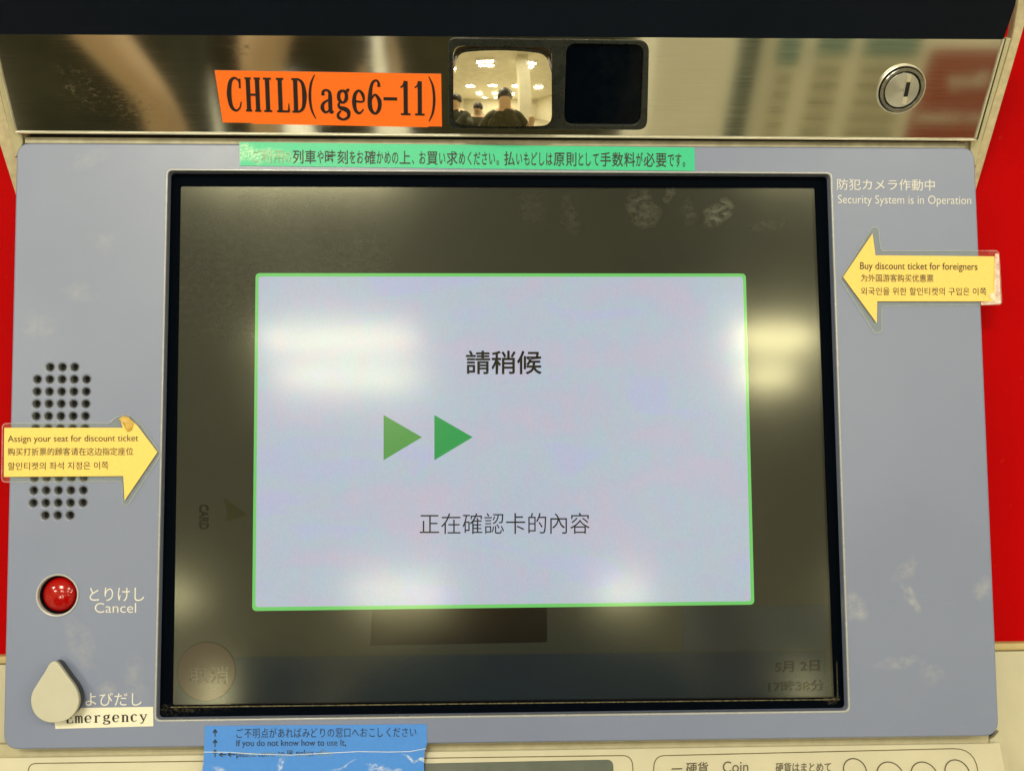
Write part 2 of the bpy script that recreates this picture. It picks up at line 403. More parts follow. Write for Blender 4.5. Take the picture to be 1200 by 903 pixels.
def fit(V, x0=None, x1=None, y0=None, y1=None):
    xs = [v[0] for v in V]; ys = [v[1] for v in V]
    a, b, c, d = min(xs), max(xs), min(ys), max(ys)
    return [((v[0] - a) / (b - a), (v[1] - c) / (d - c)) for v in V]
def text(name, body, quad, mat, parent, fr=FACE, h=0.0003, bold=0.0, px=True, **k):
    """ink of the whole line fills the quad"""
    V, Fc = glyphs(body, bold); V = fit(V)
    q = fr.pts(quad, h) if px else quad
    return obj(name, [fr.P(*bil(q, s, t), h) for s, t in V], Fc, mat, parent, smooth=False, **k)
KANA = set('のやをおかめいくださもどしはとてがですへこみりあれば、。ごびよけぱ')
def text_chars(name, body, quad, mat, parent, fr=FACE, h=0.0003, bold=0.0, kw=0.66, **k):
    """per-character cells, kana narrower than kanji"""
    q = fr.pts(quad, h); wts = [kw if c in KANA else 1.0 for c in body]; tot = sum(wts); x = 0
    vs = []; fs = []
    for c, wt in zip(body, wts):
        V, Fc = glyphs(c, bold)
        if V:
            xs = [v[0] for v in V]; adv = 1.0
            cx = (min(xs) + max(xs)) / 2; half = 0.5
            if c in '、。': cx = 0.45
            n0 = len(vs)
            for (a, b) in V:
                s = (x + wt * (0.5 + (a - cx) / 1.04)) / tot; t = (b + 0.10) / 0.98
                vs.append(fr.P(*bil(q, s, t), h))
            fs += [tuple(i + n0 for i in f) for f in Fc]
        x += wt
    return obj(name, vs, fs, mat, parent, smooth=False, **k)

# a small serif alphabet drawn as pen strokes: (points, widths) in a cell 1 high (caps)
def stroke(pts, wd, smooth=True):
    if smooth and len(pts) > 2: P = catmull(pts, 8)
    else: P = [Vector(p) for p in pts]
    n = len(P); out = []
    for i, p in enumerate(P):
        d = (P[min(n - 1, i + 1)] - P[max(0, i - 1)]); d = d.normalized() if d.length else Vector((1, 0))
        nn = Vector((-d.y, d.x)); t = i / (n - 1) * (len(wd) - 1); j = min(int(t), len(wd) - 2); w_ = wd[j] * (1 - (t - j)) + wd[j + 1] * (t - j)
        out.append((p + nn * w_ / 2, p - nn * w_ / 2))
    return out
T, S = 0.115, 0.045
def serif(x, y, wdt=0.22): return ([(x - wdt / 2, y), (x + wdt / 2, y)], [S, S])
def stem(x, y0=0.02, y1=0.98, wd=T): return ([(x, y0), (x, y1)], [wd, wd])
GL = {
 'C': [([(0.47, 0.70), (0.42, 0.90), (0.28, 0.985), (0.13, 0.86), (0.07, 0.5), (0.13, 0.14), (0.28, 0.015), (0.42, 0.10), (0.48, 0.28)], [.03, .04, .05, .10, .13, .10, .05, .04, .03]), ([(0.455, 0.97), (0.455, 0.68)], [.05, .05])],
 'H': [stem(.13), stem(.45), ([(0.13, .5), (.45, .5)], [.05, .05]), serif(.13, .98), serif(.13, .02), serif(.45, .98), serif(.45, .02)],
 'I': [stem(.25), serif(.25, .98, .28), serif(.25, .02, .28)],
 'L': [stem(.16), serif(.16, .98, .26), serif(.13, .02, .2), ([(0.1, .022), (.44, .022)], [.05, .05]), ([(.445, .0), (.455, .26)], [.06, .025])],
 'D': [stem(.14), serif(.12, .98, .22), serif(.12, .02, .22), ([(0.14, .975), (.27, .965), (.40, .84), (.45, .5), (.40, .16), (.27, .035), (.14, .025)], [.05, .05, .09, .13, .09, .05, .05])],
 '(': [([(0.34, 1.12), (.2, .85), (.15, .47), (.2, .09), (.34, -.18)], [.02, .06, .075, .06, .02])],
 ')': [([(0.14, 1.12), (.28, .85), (.33, .47), (.28, .09), (.14, -.18)], [.02, .06, .075, .06, .02])],
 'a': [([(.12, .52), (.13, .63), (.24, .68), (.35, .62), (.37, .50)], [.10, .07, .045, .08, .11]), ([(.37, .52), (.37, .12), (.41, .03), (.48, .06)], [.11, .11, .08, .04]),
       ([(.37, .41), (.22, .35), (.11, .26), (.09, .14), (.17, .03), (.28, .05), (.37, .15)], [.04, .05, .08, .11, .06, .05, .04])],
 'g': [([(.26, .68), (.13, .60), (.12, .42), (.25, .32), (.37, .42), (.37, .60), (.26, .68)], [.05, .09, .10, .05, .10, .09, .05]), ([(.36, .62), (.42, .69), (.48, .67)], [.04, .06, .09]),
       ([(.17, .35), (.10, .25), (.15, .17), (.32, .13), (.44, .05), (.43, -.10), (.26, -.18), (.09, -.12), (.08, -.02), (.18, .08)], [.04, .07, .08, .11, .11, .08, .05, .08, .07, .04])],
 'e': [([(.12, .37), (.41, .37), (.40, .56), (.27, .68), (.13, .57), (.09, .34), (.14, .10), (.28, .02), (.42, .14)], [.045, .045, .09, .05, .09, .12, .09, .05, .035])],
 '6': [([(.41, .80), (.40, .92), (.30, .985), (.16, .86), (.09, .5), (.10, .18), (.26, .015), (.41, .16), (.42, .40), (.27, .57), (.12, .42)], [.10, .06, .045, .08, .12, .12, .05, .10, .11, .05, .04])],
 '-': [([(.02, .46), (.50, .46)], [.07, .07])],
 '1': [stem(.28), serif(.28, .02, .34), ([(.10, .80), (.18, .84), (.28, .97)], [.035, .04, .08])],
 'E': [stem(.13), serif(.12, .98, .2), ([(.1, .975), (.46, .975)], [.05, .05]), ([(.1, .025), (.47, .025)], [.05, .05]), ([(.13, .5), (.35, .5)], [.05, .05]), ([(.46, .99), (.45, .76)], [.06, .03]), ([(.46, .24), (.475, .0)], [.03, .06]), ([(.35, .6), (.35, .4)], [.05, .05])],
 'm': [stem(.08, .02, .64, .09), stem(.27, .02, .56, .09), stem(.46, .02, .56, .09), ([(.08, .56), (.17, .66), (.27, .55)], [.03, .07, .08]), ([(.27, .56), (.36, .66), (.46, .55)], [.03, .07, .08]), serif(.08, .02, .16), serif(.27, .02, .15), serif(.46, .02, .16), serif(.05, .65, .1)],
 'r': [stem(.17, .02, .64, .10), serif(.17, .02, .24), serif(.12, .65, .14), ([(.17, .48), (.26, .63), (.36, .66), (.43, .58)], [.03, .05, .08, .12])],
 'n': [stem(.13, .02, .64, .10), stem(.40, .02, .55, .10), ([(.13, .52), (.26, .66), (.40, .54)], [.03, .07, .09]), serif(.13, .02, .2), serif(.40, .02, .2), serif(.09, .65, .12)],
 'c': [([(.40, .55), (.34, .66), (.24, .68), (.11, .55), (.09, .33), (.13, .11), (.26, .02), (.42, .14)], [.11, .06, .05, .10, .12, .09, .05, .03])],
 'y': [([(.08, .65), (.27, .08)], [.10, .07]), ([(.44, .65), (.27, .08), (.18, -.13), (.07, -.16)], [.045, .05, .06, .10]), serif(.09, .65, .2), serif(.43, .65, .17)],
}
def serif_text(name, body, quad, mat, parent, fr, h, adv=0.56, y0=0.0, y1=1.0, wide={}, weight=1.0, cell=None, **k):
    q = fr.pts(quad, h); vs = []; fs = []; x = 0; total = sum(wide.get(c, adv) for c in body); kk = 0
    for c in body:
        a = wide.get(c, adv)
        for pts, wd in GL[c]:
            rib = stroke(pts, [v * weight for v in wd], smooth=len(pts) > 2); n0 = len(vs); kk += 1
            for (l, r_) in rib:
                for p in (l, r_):
                    vs.append(fr.P(*bil(q, (x + p.x + (a - 0.52) / 2) / total, (p.y - y0) / (y1 - y0)), h + 0.000003 * (kk % 7)))
            fs += [(n0 + 2 * i, n0 + 2 * i + 1, n0 + 2 * i + 3, n0 + 2 * i + 2) for i in range(len(rib) - 1)]
        x += a
    return obj(name, vs, fs, mat, parent, smooth=False, **k)

# ================================================================ THE PLACE: a station hall, seen only in what reflects it
def room_mat(name, c, rough=0.7, scale=3): return simple(name, c, rough, 0.06, scale)
WALLC = room_mat('hall_wall_paint', lin(226, 220, 200)); CEILC = room_mat('hall_ceiling_board', lin(232, 228, 212))
FLOORC = room_mat('hall_floor_tile', lin(176, 168, 148), 0.4)
box_w('floor', (-6, -14, -0.1), (6, 0.9, 0), FLOORC, kind='structure')
box_w('ceiling', (-6, -14, 3.0), (6, 0.9, 3.1), CEILC, kind='structure')
box_w('wall_behind_machine', (-6, 0.9, 0), (6, 1.0, 3.0), WALLC, kind='structure')
box_w('wall_far', (-6, -14.1, 0), (6, -14, 3.0), WALLC, kind='structure')
box_w('wall_left', (-6.1, -14, 0), (-6, 0.9, 3.0), WALLC, kind='structure')
box_w('wall_right', (6, -14, 0), (6.1, 0.9, 3.0), WALLC, kind='structure')
TUBE = bpy.data.materials.new('lamp_tube_glass'); TUBE.use_nodes = True
FIX = simple('white_lamp_housing', lin(232, 228, 210), 0.5, .02, 5)
def lamp(x, y, label, power=1.0):
    if y == -2.78 and x > 1 and x < 2: x = 0.97
    t = thing('ceiling_lamp', label, 'ceiling lamp', (x, y, 3.0), world=True, group='twin-tube ceiling lamps in rows')
    box_w('lamp_housing', (x - .32, y - .24, 2.93), (x + .32, y + .24, 2.998), FIX, t)
    for dy in (-.145, .145):
        ld = bpy.data.lights.new('lamp_tube', 'AREA'); ld.shape = 'RECTANGLE'; ld.size = 0.56; ld.size_y = 0.085
        ld.energy = LAMP_W * power; ld.color = LAMP_C
        lo = bpy.data.objects.new('lamp_tube', ld); COL.objects.link(lo); lo.parent = t; lo.location = (0, dy, -0.085)
    return t
cols = [(-2.1, 'leftmost'), (-0.53, 'second from the left'), (1.06, 'third from the left'), (2.7, 'rightmost')]
rows = [(-1.50, 'row above the machine'), (-2.78, 'second row of lamps'), (-5.72, 'third row of lamps'), (-8.6, 'fourth row of lamps'), (-11.5, 'row by the far wall')]
for y, rn in rows:
    for x, cn in cols:
        pw = {(-2.78, -0.53): .52, (-2.78, 1.06): 1.3, (-1.50, 1.06): .45, (-1.50, -0.53): 1.3}.get((y, x), 0.8 if y == -5.72 else (7.0 if (y, x) == (-8.6, -2.1) else 2.2 if y < -6 else 1.0))   # uneven powers, set to shape each lamp's glare on the screen
        lamp(x, y, f'twin tube ceiling lamp, {cn} in the {rn}', pw)
# notice stand with posters (its reflection shows in the right part of the steel strip)
st = thing('notice_stand', 'cream notice stand with printed sheets and a red poster, reflected in the steel strip', 'notice stand', (1.2, -1.95, 0), world=True)
BOARD = simple('cream_notice_board', lin(244, 240, 222), 0.6, .03, 6)
TEAL = simple('teal_print', lin(110, 142, 132), 0.6, .05, 40); SHEETM = simple('printed_sheet', lin(232, 226, 200), 0.6, .1, 60)
MARK = simple('grey_print', lin(140, 136, 108), 0.6, .1, 60); PRED = simple('red_poster_print', lin(158, 74, 54), 0.6, .05, 20)
EDGE = simple('grey_green_stand_post', lin(84, 96, 86), 0.5, .05, 20)
box_w('board', (0.73, -1.99, 0.05), (2.0, -1.95, 0.75), BOARD, st)
box_w('post', (0.68, -1.99, 0), (0.725, -1.93, 0.95), EDGE, st)
box_w('post', (2.005, -1.99, 0), (2.05, -1.93, 0.95), EDGE, st)
for (x0, x1, zt) in ((0.775, 0.835, .47), (0.875, 0.965, .495), (1.0, 1.15, .495)):
    s_ = box_w('sheet', (x0, -1.949, 0.12), (x1, -1.945, 0.56), SHEETM, st)
    box_w('header', (x0, -1.944, zt), (x1, -1.942, 0.559), TEAL, s_)
    for k in range(7):
        zz = zt - 0.03 - k * 0.045; xx = x0 + .012
        while xx < x1 - .014:
            w_ = random.uniform(.012, .028); w_ = min(w_, x1 - .008 - xx)
            box_w('printed_line', (xx, -1.944, zz - .022), (xx + w_, -1.942, zz), MARK, s_); xx += w_ + .006
rp = box_w('poster', (1.185, -1.949, 0.10), (1.52, -1.945, 0.515), PRED, st)
def text_w(name, body, x0, x1, z0, z1, y, mat, parent):
    V, Fc = glyphs(body, 0.02); V = fit(V)
    # faces +y (towards the machine): reads from the machine's side
    return obj(name, [(x1 - s * (x1 - x0), y, z0 + t * (z1 - z0)) for s, t in V], Fc, mat, parent, smooth=False)
text_w('lettering', 'Buy', 1.25, 1.36, 0.40, 0.455, -1.942, BOARD, rp)
text_w('lettering', 'discount tickets', 1.20, 1.50, 0.305, 0.345, -1.942, BOARD, rp)
# cream pillar between the people and the stand
box_w('pillar', (0.52, -2.6, 0), (0.86, -2.3, 3.0), WALLC, kind='structure')

# two people standing at the machine: only their reflections show
def person(label, joints, edges, rad, cloth, skin, hairm, hand_pts, head, hair_r=0.108):
    t = thing('person', label, 'person', (joints[0][0], joints[0][1], 0), world=True)
    me = bpy.data.meshes.new('body'); me.from_pydata(joints, edges, []); me.update()
    o = bpy.data.objects.new('body', me); COL.objects.link(o)
    md = o.modifiers.new('skin', 'SKIN')
    for i, r_ in enumerate(rad): me.skin_vertices[0].data[i].radius = r_
    me.skin_vertices[0].data[0].use_root = True
    sb = o.modifiers.new('sub', 'SUBSURF'); sb.levels = 2; sb.render_levels = 2
    bpy.context.view_layer.update()
    ev = bpy.data.meshes.new_from_object(o.evaluated_get(bpy.context.evaluated_depsgraph_get()))
    V = [v.co.copy() for v in ev.vertices]; Fc = [tuple(p.vertices) for p in ev.polygons]
    bpy.data.objects.remove(o)
    b = obj('body', V, Fc, cloth, t)
    b.data.materials.append(skin); b.data.materials.append(hairm)
    hx = Vector(head); hv = []; hf = []
    for j in range(9):
        th = math.pi * .62 * j / 8
        for i in range(16):
            a = 2 * math.pi * i / 16
            hv.append(hx + Vector((.094 * math.sin(th) * math.cos(a), .108 * math.sin(th) * math.sin(a) - .022, .100 * math.cos(th) + .035)))
    for j in range(8):
        for i in range(16): hf.append((j * 16 + i, j * 16 + (i + 1) % 16, (j + 1) * 16 + (i + 1) % 16, (j + 1) * 16 + i))
    obj('hair', hv, hf, hairm, t)
    for p in b.data.polygons:
        c = p.center + OR[b]
        if any((c - Vector(a)).length < r_ for a, r_ in hand_pts): p.material_index = 1
        if c.z > hx.z - 0.13 and (c - hx).length < 0.25:
            p.material_index = 2 if (c.z > hx.z + 0.04 or c.y < hx.y - 0.01) else 1
    return t
OLIVE = simple('dark_olive_cloth', lin(84, 84, 66), 0.9, .2, 20); NAVYC = simple('dark_grey_cloth', lin(72, 74, 62), 0.9, .2, 18)
SKIN = simple('skin', lin(232, 200, 166), 0.5, .05, 30); HAIR = simple('dark_hair', lin(38, 30, 26), 0.5, .2, 80)
def body(cx, cy, hz, right_arm, left_arm, wide=1.0):
    J = [(cx, cy, hz * .53), (cx, cy, hz * .64), (cx, cy, hz * .76), (cx, cy, hz * .83), (cx, cy + .01, hz * .875), (cx, cy + .03, hz * .93), (cx, cy + .03, hz * .97),
         (cx - .10, cy, hz * .49), (cx - .11, cy + .02, hz * .27), (cx - .11, cy - .02, hz * .05), (cx - .11, cy + .13, hz * .02),
         (cx + .10, cy, hz * .49), (cx + .11, cy + .02, hz * .27), (cx + .11, cy - .02, hz * .05), (cx + .11, cy + .13, hz * .02)]
    E = [(0, 1), (1, 2), (2, 3), (3, 4), (4, 5), (5, 6), (0, 7), (7, 8), (8, 9), (9, 10), (0, 11), (11, 12), (12, 13), (13, 14)]
    Rr = [(.155, .11), (.145, .105), (.185, .115), (.10, .08), (.058, .06), (.086, .10), (.08, .092), (.10, .10), (.068, .068), (.045, .05), (.05, .035), (.10, .10), (.068, .068), (.045, .05), (.05, .035)]
    Rr = [(a * (wide if i < 3 else 1 + (wide - 1) * .7 if i in (7, 8, 11, 12) else 1), b * (1 + (wide - 1) * .6 if i < 3 else 1)) for i, (a, b) in enumerate(Rr)]
    for arm in (left_arm, right_arm):
        n = len(J); J += arm; E += [(3, n)] + [(n + i, n + i + 1) for i in range(len(arm) - 1)]
        Rr += [(.062, .062), (.045, .045), (.040, .040), (.028, .030), (.038, .020), (.02, .014)][:len(arm)]
    return J, E, Rr
# photographer right behind the lens, one hand at the phone, the other arm hanging
cx, cy = 0.05, -1.0
LA = [(cx - .17, cy, 1.30), (cx - .33, cy + .03, 1.10), (cx - .39, cy + .08, .96), (cx - .395, cy + .11, .87), (cx - .395, cy + .12, .80), (cx - .395, cy + .12, .75)]
RA = [(cx + .17, cy, 1.30), (cx + .29, cy + .06, 1.14), (cx + .26, cy + .20, 1.20), (cx + .22, cy + .36, 1.27), (cx + .20, cy + .41, 1.29), (cx + .19, cy + .44, 1.31)]
J, E, Rr = body(cx, cy, 1.60, RA, LA, 1.5)
person('person in a dark olive shirt in front of the machine, one arm hanging', J, E, Rr, OLIVE, SKIN, HAIR,
       [(LA[2], .08), (LA[3], .1), (LA[4], .1), (LA[5], .1), (RA[3], .1), (RA[4], .1), (RA[5], .1), (RA[2], .05)], (cx, cy + .03, 1.49))
cx, cy = -0.71, -1.22
LA = [(cx - .22, cy, 1.30), (cx - .30, cy, 1.06), (cx - .27, cy + .06, .90), (cx - .25, cy + .1, .80), (cx - .25, cy + .12, .74), (cx - .25, cy + .12, .70)]
RA = [(cx + .20, cy + .05, 1.30), (cx + .06, cy + .24, 1.08), (cx + .11, cy + .26, .97), (cx + .18, cy + .27, .86), (cx + .19, cy + .27, .78), (cx + .20, cy + .27, .70)]
J, E, Rr = body(cx, cy, 1.58, RA, LA, 1.95)
person('person in dark grey clothes at the left with a bent bare forearm', J, E, Rr, NAVYC, SKIN, HAIR,
       [(RA[1], .07), (RA[2], .10), (RA[3], .10), (RA[4], .1), (RA[5], .1), (LA[3], .1), (LA[4], .1), (LA[5], .1)], (cx, cy + .03, 1.47))
cx, cy = -0.43, -1.60  # third figure, added so dark clothes fill a pale gap in the steel's reflection
LA = [(cx - .18, cy, 1.21), (cx - .25, cy, .97), (cx - .25, cy + .06, .80), (cx - .24, cy + .1, .70), (cx - .24, cy + .11, .64), (cx - .24, cy + .11, .60)]
RA = [(cx + .18, cy, 1.21), (cx + .25, cy, .97), (cx + .25, cy + .06, .80), (cx + .24, cy + .1, .70), (cx + .24, cy + .11, .64), (cx + .24, cy + .11, .60)]
J, E, Rr = body(cx, cy, 1.47, RA, LA, 2.1)
person('shorter person in brown clothes added behind the other two to darken the strip reflection', J, E, Rr, simple('brown_olive_cloth', lin(78, 72, 52), .9, .15, 25), SKIN, HAIR,
       [(LA[3], .08), (LA[4], .08), (LA[5], .08), (RA[3], .08), (RA[4], .08), (RA[5], .08)], (cx, cy + .03, 1.37))

# ================================================================ THE TICKET MACHINE
BASE = MF.inverted() @ Vector((0, 0.05, 0))
TM = thing('ticket_machine', 'grey and cream railway ticket machine with a large touch screen showing a wait message', 'ticket machine', BASE)
W2L = MF.inverted()
# cabinet (cream pedestal and back), world-aligned
def cab(name, lo, hi, mat):
    x0, y0, z0 = lo; x1, y1, z1 = hi
    v = [(x0, y0, z0), (x1, y0, z0), (x1, y1, z0), (x0, y1, z0), (x0, y0, z1), (x1, y0, z1), (x1, y1, z1), (x0, y1, z1)]
    return obj(name, [W2L @ Vector(p) for p in v], [(0, 3, 2, 1), (4, 5, 6, 7), (0, 1, 5, 4), (1, 2, 6, 5), (2, 3, 7, 6), (3, 0, 4, 7)], mat, TM, smooth=False)
cab('pedestal', (-0.45, -0.10, 0), (0.45, 0.62, 0.86), CREAM)
cab('cabinet_back', (-0.45, 0.30, 0.865), (0.45, 0.62, 1.60), CREAM)

# grey console face with the screen opening, the speaker holes and the two button holes cut through it
outer = rounded(FACE.pts([(19.5, 167.5), (1142, 173), (1171, 862), (3.5, 878)]), [.007, .007, .008, .008], 8)
opening = rounded(FACE.pts([(197, 200), (973, 204), (994, 832), (183, 843)]), .0024, 5)
loops = [outer, opening]
SP = []
P0, P1 = Vector(FACE.at(73, 430)), Vector(FACE.at(67.5, 603.5))
Rx = (Vector(FACE.at(101.5, 444.5)) - Vector(FACE.at(44, 444.5))) / 4
for r_ in range(13):
    for c_ in range(-2, 3):
        if r_ in (0, 12) and abs(c_) == 2: continue
        SP.append(tuple(P0 + (P1 - P0) * r_ / 12 + Rx * c_))
HR = 0.00195
for p in SP: loops.append(circle(p, HR, 18))
bc = FACE.at(67.5, 697); BRr = 0.0098
loops.append(circle(bc, BRr, 48))
fas = plate('console_face', loops, -0.012, 0.0, GREY, TM, bevel=0.0009, origin=(0, 0, 0))
plate('console_tray', [rounded(FACE.pts([(24, 174), (1137, 178), (1166, 856), (8, 871)]), .006, 5), rounded(FACE.pts([(190, 192), (980, 197), (1000, 838), (176, 851)]), .004)], -0.05, -0.0125, CREAM, TM)
# speaker: dark well behind the holes, each hole with its bevelled sleeve
spk = plate('speaker_well', [rounded([(SP[0][0] - .0105, SP[0][1] + .004), (SP[2][0] + .0105, SP[2][1] + .004), (SP[-1][0] + .0105, SP[-1][1] - .004), (SP[-3][0] - .0105, SP[-3][1] - .004)], .002)], -0.0040, -0.0032, HOLE, TM)
bpy.context.view_layer.update()

# ---- display
scr = plate('screen', [rounded(FACE.pts([(188, 191), (982, 196), (1003, 841), (174, 852)]), .002)], -0.0095, -0.0060, LCDMASK, TM, origin=(0, 0, -.006))
def scr_sheet(name, pxs, lift, mat, r=0.0, **k):
    h = -0.0060 + lift; q = FACE.pts(pxs, h)
    if r: q = rounded(q, r, 6)
    return sheet(name, q, h, mat, scr, origin=(0, 0, -.006), **k)
def scr_poly(name, q, lift, mat): return sheet(name, q, -0.006 + lift, mat, scr, origin=(0, 0, -.006))
scr_sheet('lit_area', [(212, 219), (951, 222), (975, 815), (203, 824)], .0001, LCD, .0008)
scr_sheet('status_bar', [(213, 770), (967, 762), (970, 815), (204, 824)], .0002, D_BAR)
scr_sheet('dim_tile', [(436, 713), (641, 710), (641, 752), (434, 756)], .00025, D_BOX)
scr_sheet('dim_tile', [(800, 712), (968, 708), (969, 760), (800, 762)], .00025, display('display_dim_tile', (0.012, 0.021, 0.022, 1), .8, black=.008))
cc = FACE.at(242, 786, -.006); 
scr_poly('round_button_rim', circle(cc, 0.0147, 48), .0003, D_TXT); scr_poly('round_button', circle(cc, 0.0143, 48), .0004, D_RED)
def scr_text(name, body, quad, mat, lift=.0006, bold=0.0): return text(name, body, quad, mat, scr, FACE, -0.006 + lift, bold, origin=(0, 0, -.006))
scr_text('lettering', '取消', [(222, 780), (268, 780), (268, 800), (222, 800)], D_TXL)
scr_text('lettering', '5月 2日', [(909, 775), (961, 773), (961, 786), (909, 788)], D_TXT, bold=.012)
scr_text('lettering', '17時38分', [(901, 798), (967, 796), (967, 809), (901, 811)], D_TXT, bold=.012)
scr_text('lettering', 'CARD', [(244, 591), (244, 620), (233, 620), (233, 591)], D_TXT, bold=.02)
scr_sheet('dim_arrow', [(262, 583), (290, 603), (264, 611), (266, 600)], .0003, display('display_dim_arrow', (0.010, 0.014, 0.002, 1), .7, black=.005))
# dialog: green border, pale field, arrows, text
scr_sheet('dialog_border', [(299.5, 320), (874, 320.5), (884, 708), (295.5, 715.5)], .0005, D_GRN, .0024)
scr_sheet('dialog_field', [(303, 324), (870.5, 324.3), (880, 704), (299.3, 711)], .0006, D_PAN, .0016)
scr_sheet('dialog_arrow', [(449.5, 486), (494.5, 512), (449.5, 539)], .0007, D_TR1)
scr_sheet('dialog_arrow', [(509, 486), (554, 512), (509, 539)], .0007, D_TR2)
scr_text('lettering', '請稍候', [(546, 410.5), (635, 410.5), (635, 438.5), (546, 438.5)], D_INK, .0008, .014)
scr_text('lettering', '正在確認卡的內容', [(492, 601), (691, 600.5), (691, 625), (492, 625.5)], D_INK2, .0008, -.004)
# black gasket lining the opening, with a dusty lower ledge
inn = rounded(FACE.pts([(211.5, 218), (955, 220), (978, 817), (202, 826)], -.0055), .0010)
opn2 = rounded(FACE.pts([(194, 197), (976, 201), (997, 835), (180, 846)]), .0026, 5)
M = Mat('black_gasket_with_dust'); dst = M.math('MAXIMUM', M.rng(M.noise(900, 4, .8), .68, .78, 0, .6), M.spots([(-0.165, -0.135, 0.03, 0.003, 0, .35), (0.166, -0.134, .005, .004, 0, .6)], 700, .48, .66))
geo = M.N.new('ShaderNodeSeparateXYZ'); M.L.new(M.coord(), geo.inputs[0])
M.set('Base Color', M.mix(M.math('MULTIPLY', dst, M.rng(geo.outputs[1], -0.125, -0.132, 0.04, 1)), lin(2, 6, 14), lin(110, 104, 80))).set('Roughness', .7).set('Specular IOR Level', .02)
GASK = M.m
gk = plate('gasket', [opn2, inn], -0.0058, -0.0052, GASK, TM, bevel=.0002, origin=(0, 0, 0))
ledge_pts = FACE.pts([(200, 827.5), (984, 818.5), (984, 819.6), (200, 828.8)], -.0050)
sheet('dust_line', ledge_pts, -.0050, simple('settled_dust', lin(104, 98, 70), .9, .5, 500), gk)
sheet('dust_line', FACE.pts([(980, 775), (981.2, 775), (982.5, 819), (981, 819)], -.0050), -.0050, simple('settled_dust_side', lin(60, 57, 42), .9, .5, 500), gk)

op_out = rounded(FACE.pts([(194.6, 197.6), (975.4, 201.6), (996.6, 834.6), (180.4, 845.6)]), .0034, 6)
plate('opening_edge_highlight', [op_out, rounded(FACE.pts([(197, 200), (973, 204), (994, 832), (183, 843)]), .0024, 6)], -.0030, .0003, simple('pale_edge_highlight', lin(158, 162, 168), .25, .02, 40, spec=.8), TM, bevel=.0004)  # added pale rim, the bevel's highlight put into its colour
# ---- printed texts on the console face
def face_text(body, quad, mat=PRINTW, bold=0.0, fn=text, **k): return fn('lettering', body, quad, mat, fas, FACE, 0.0001, 0.0, **k)
face_text('防犯カメラ作動中', [(981, 209.5), (1095.5, 210.5), (1095.5, 223.5), (981, 222.5)], bold=.006)
text('lettering', 'Security System is in Operation', [(982, 228.5), (1138, 229.5), (1138, 242.5), (982, 241.5)], PRINTW, fas, FACE, .0001, -.006)
face_text('とりけし', [(105, 688), (169, 688), (169, 704), (105, 704)])
text('lettering', 'Cancel', [(111, 706), (159.5, 706), (159.5, 717.5), (111, 717.5)], PRINTW, fas, FACE, .0001, -.006)
face_text('よびだし', [(100, 811), (166, 811), (166, 826.5), (100, 826.5)])

# ---- cancel button
btn = lathe('cancel_button', bc, [(.0084, -.011), (.0087, -.0046), (.0085, -.0032), (.0078, -.0019), (.0063, -.0007), (.0043, .0002), (.0022, .0006), (.0003, .0007)], DOME, TM, n=48,
            label='round red dome button beside the word Cancel')
def ring(name, c, prof, mat, parent, fr=FACE, n=48, **k):
    vs = []; fs = []; m_ = len(prof)
    for (r_, h) in prof:
        for i in range(n):
            a = 2 * math.pi * i / n; vs.append(fr.P(c[0] + r_ * math.cos(a), c[1] + r_ * math.sin(a), h))
    for j in range(m_):
        j2 = (j + 1) % m_
        for i in range(n): fs.append((j * n + i, j * n + (i + 1) % n, j2 * n + (i + 1) % n, j2 * n + i))
    return obj(name, vs, fs, mat, parent, **k)
ring('button_bezel', bc, [(.0106, .0), (.0105, .0004), (.0102, .0006), (.0097, .0004), (.0095, -.0002), (.0094, -.0015), (.0100, -.0015)], RING, TM)
SLV = simple('grey_hole_sleeve', lin(120, 124, 130), .3, .05, 50)
for p in SP:
    ring('hole_sleeve', p, [(HR + .00030, 0.0), (HR + .00022, 0.0001), (HR - .00002, -0.00005), (HR - .00026, -0.0012), (HR - .0003, -0.0031), (HR + .0003, -0.0031)], SLV, spk, n=16)
lathe('button_well', bc, [(.0097, -.0016), (.0094, -.0016), (.0094, -.0110), (.0003, -.0112)], HOLE, TM)

# ---- call button cover: a drop-shaped swivel lid standing proud of the face
def drop(px_l, h):
    return [tuple(p) for p in catmull(FACE.pts(px_l, h), 6, closed=True)]
dp = [(63, 774.5), (58, 777.5), (52.5, 787), (44, 800), (37.5, 812), (36.5, 824), (41, 836), (51, 844), (63, 846.3), (76, 844), (86, 837), (92, 826), (92.3, 815), (88, 804), (80, 793), (71, 780.5), (67, 775.8)]
dl = thing('call_button_cover', 'cream drop-shaped cover over the call button, overlapping the Emergency label', 'button cover', FACE.P(*FACE.at(65, 815), 0))
plate('lid', [drop(dp, .0075)], .0052, .0078, DROP, dl, bevel=.0005, res=4)
c_ = Vector(FACE.at(65, 815, .0075))
def shrink(l, k): return [tuple(c_ + (Vector(p) - c_) * k) for p in l]
plate('body', [shrink(drop(dp, .0075), .97)], .0003, .0052, DROPB, dl, bevel=.0003)

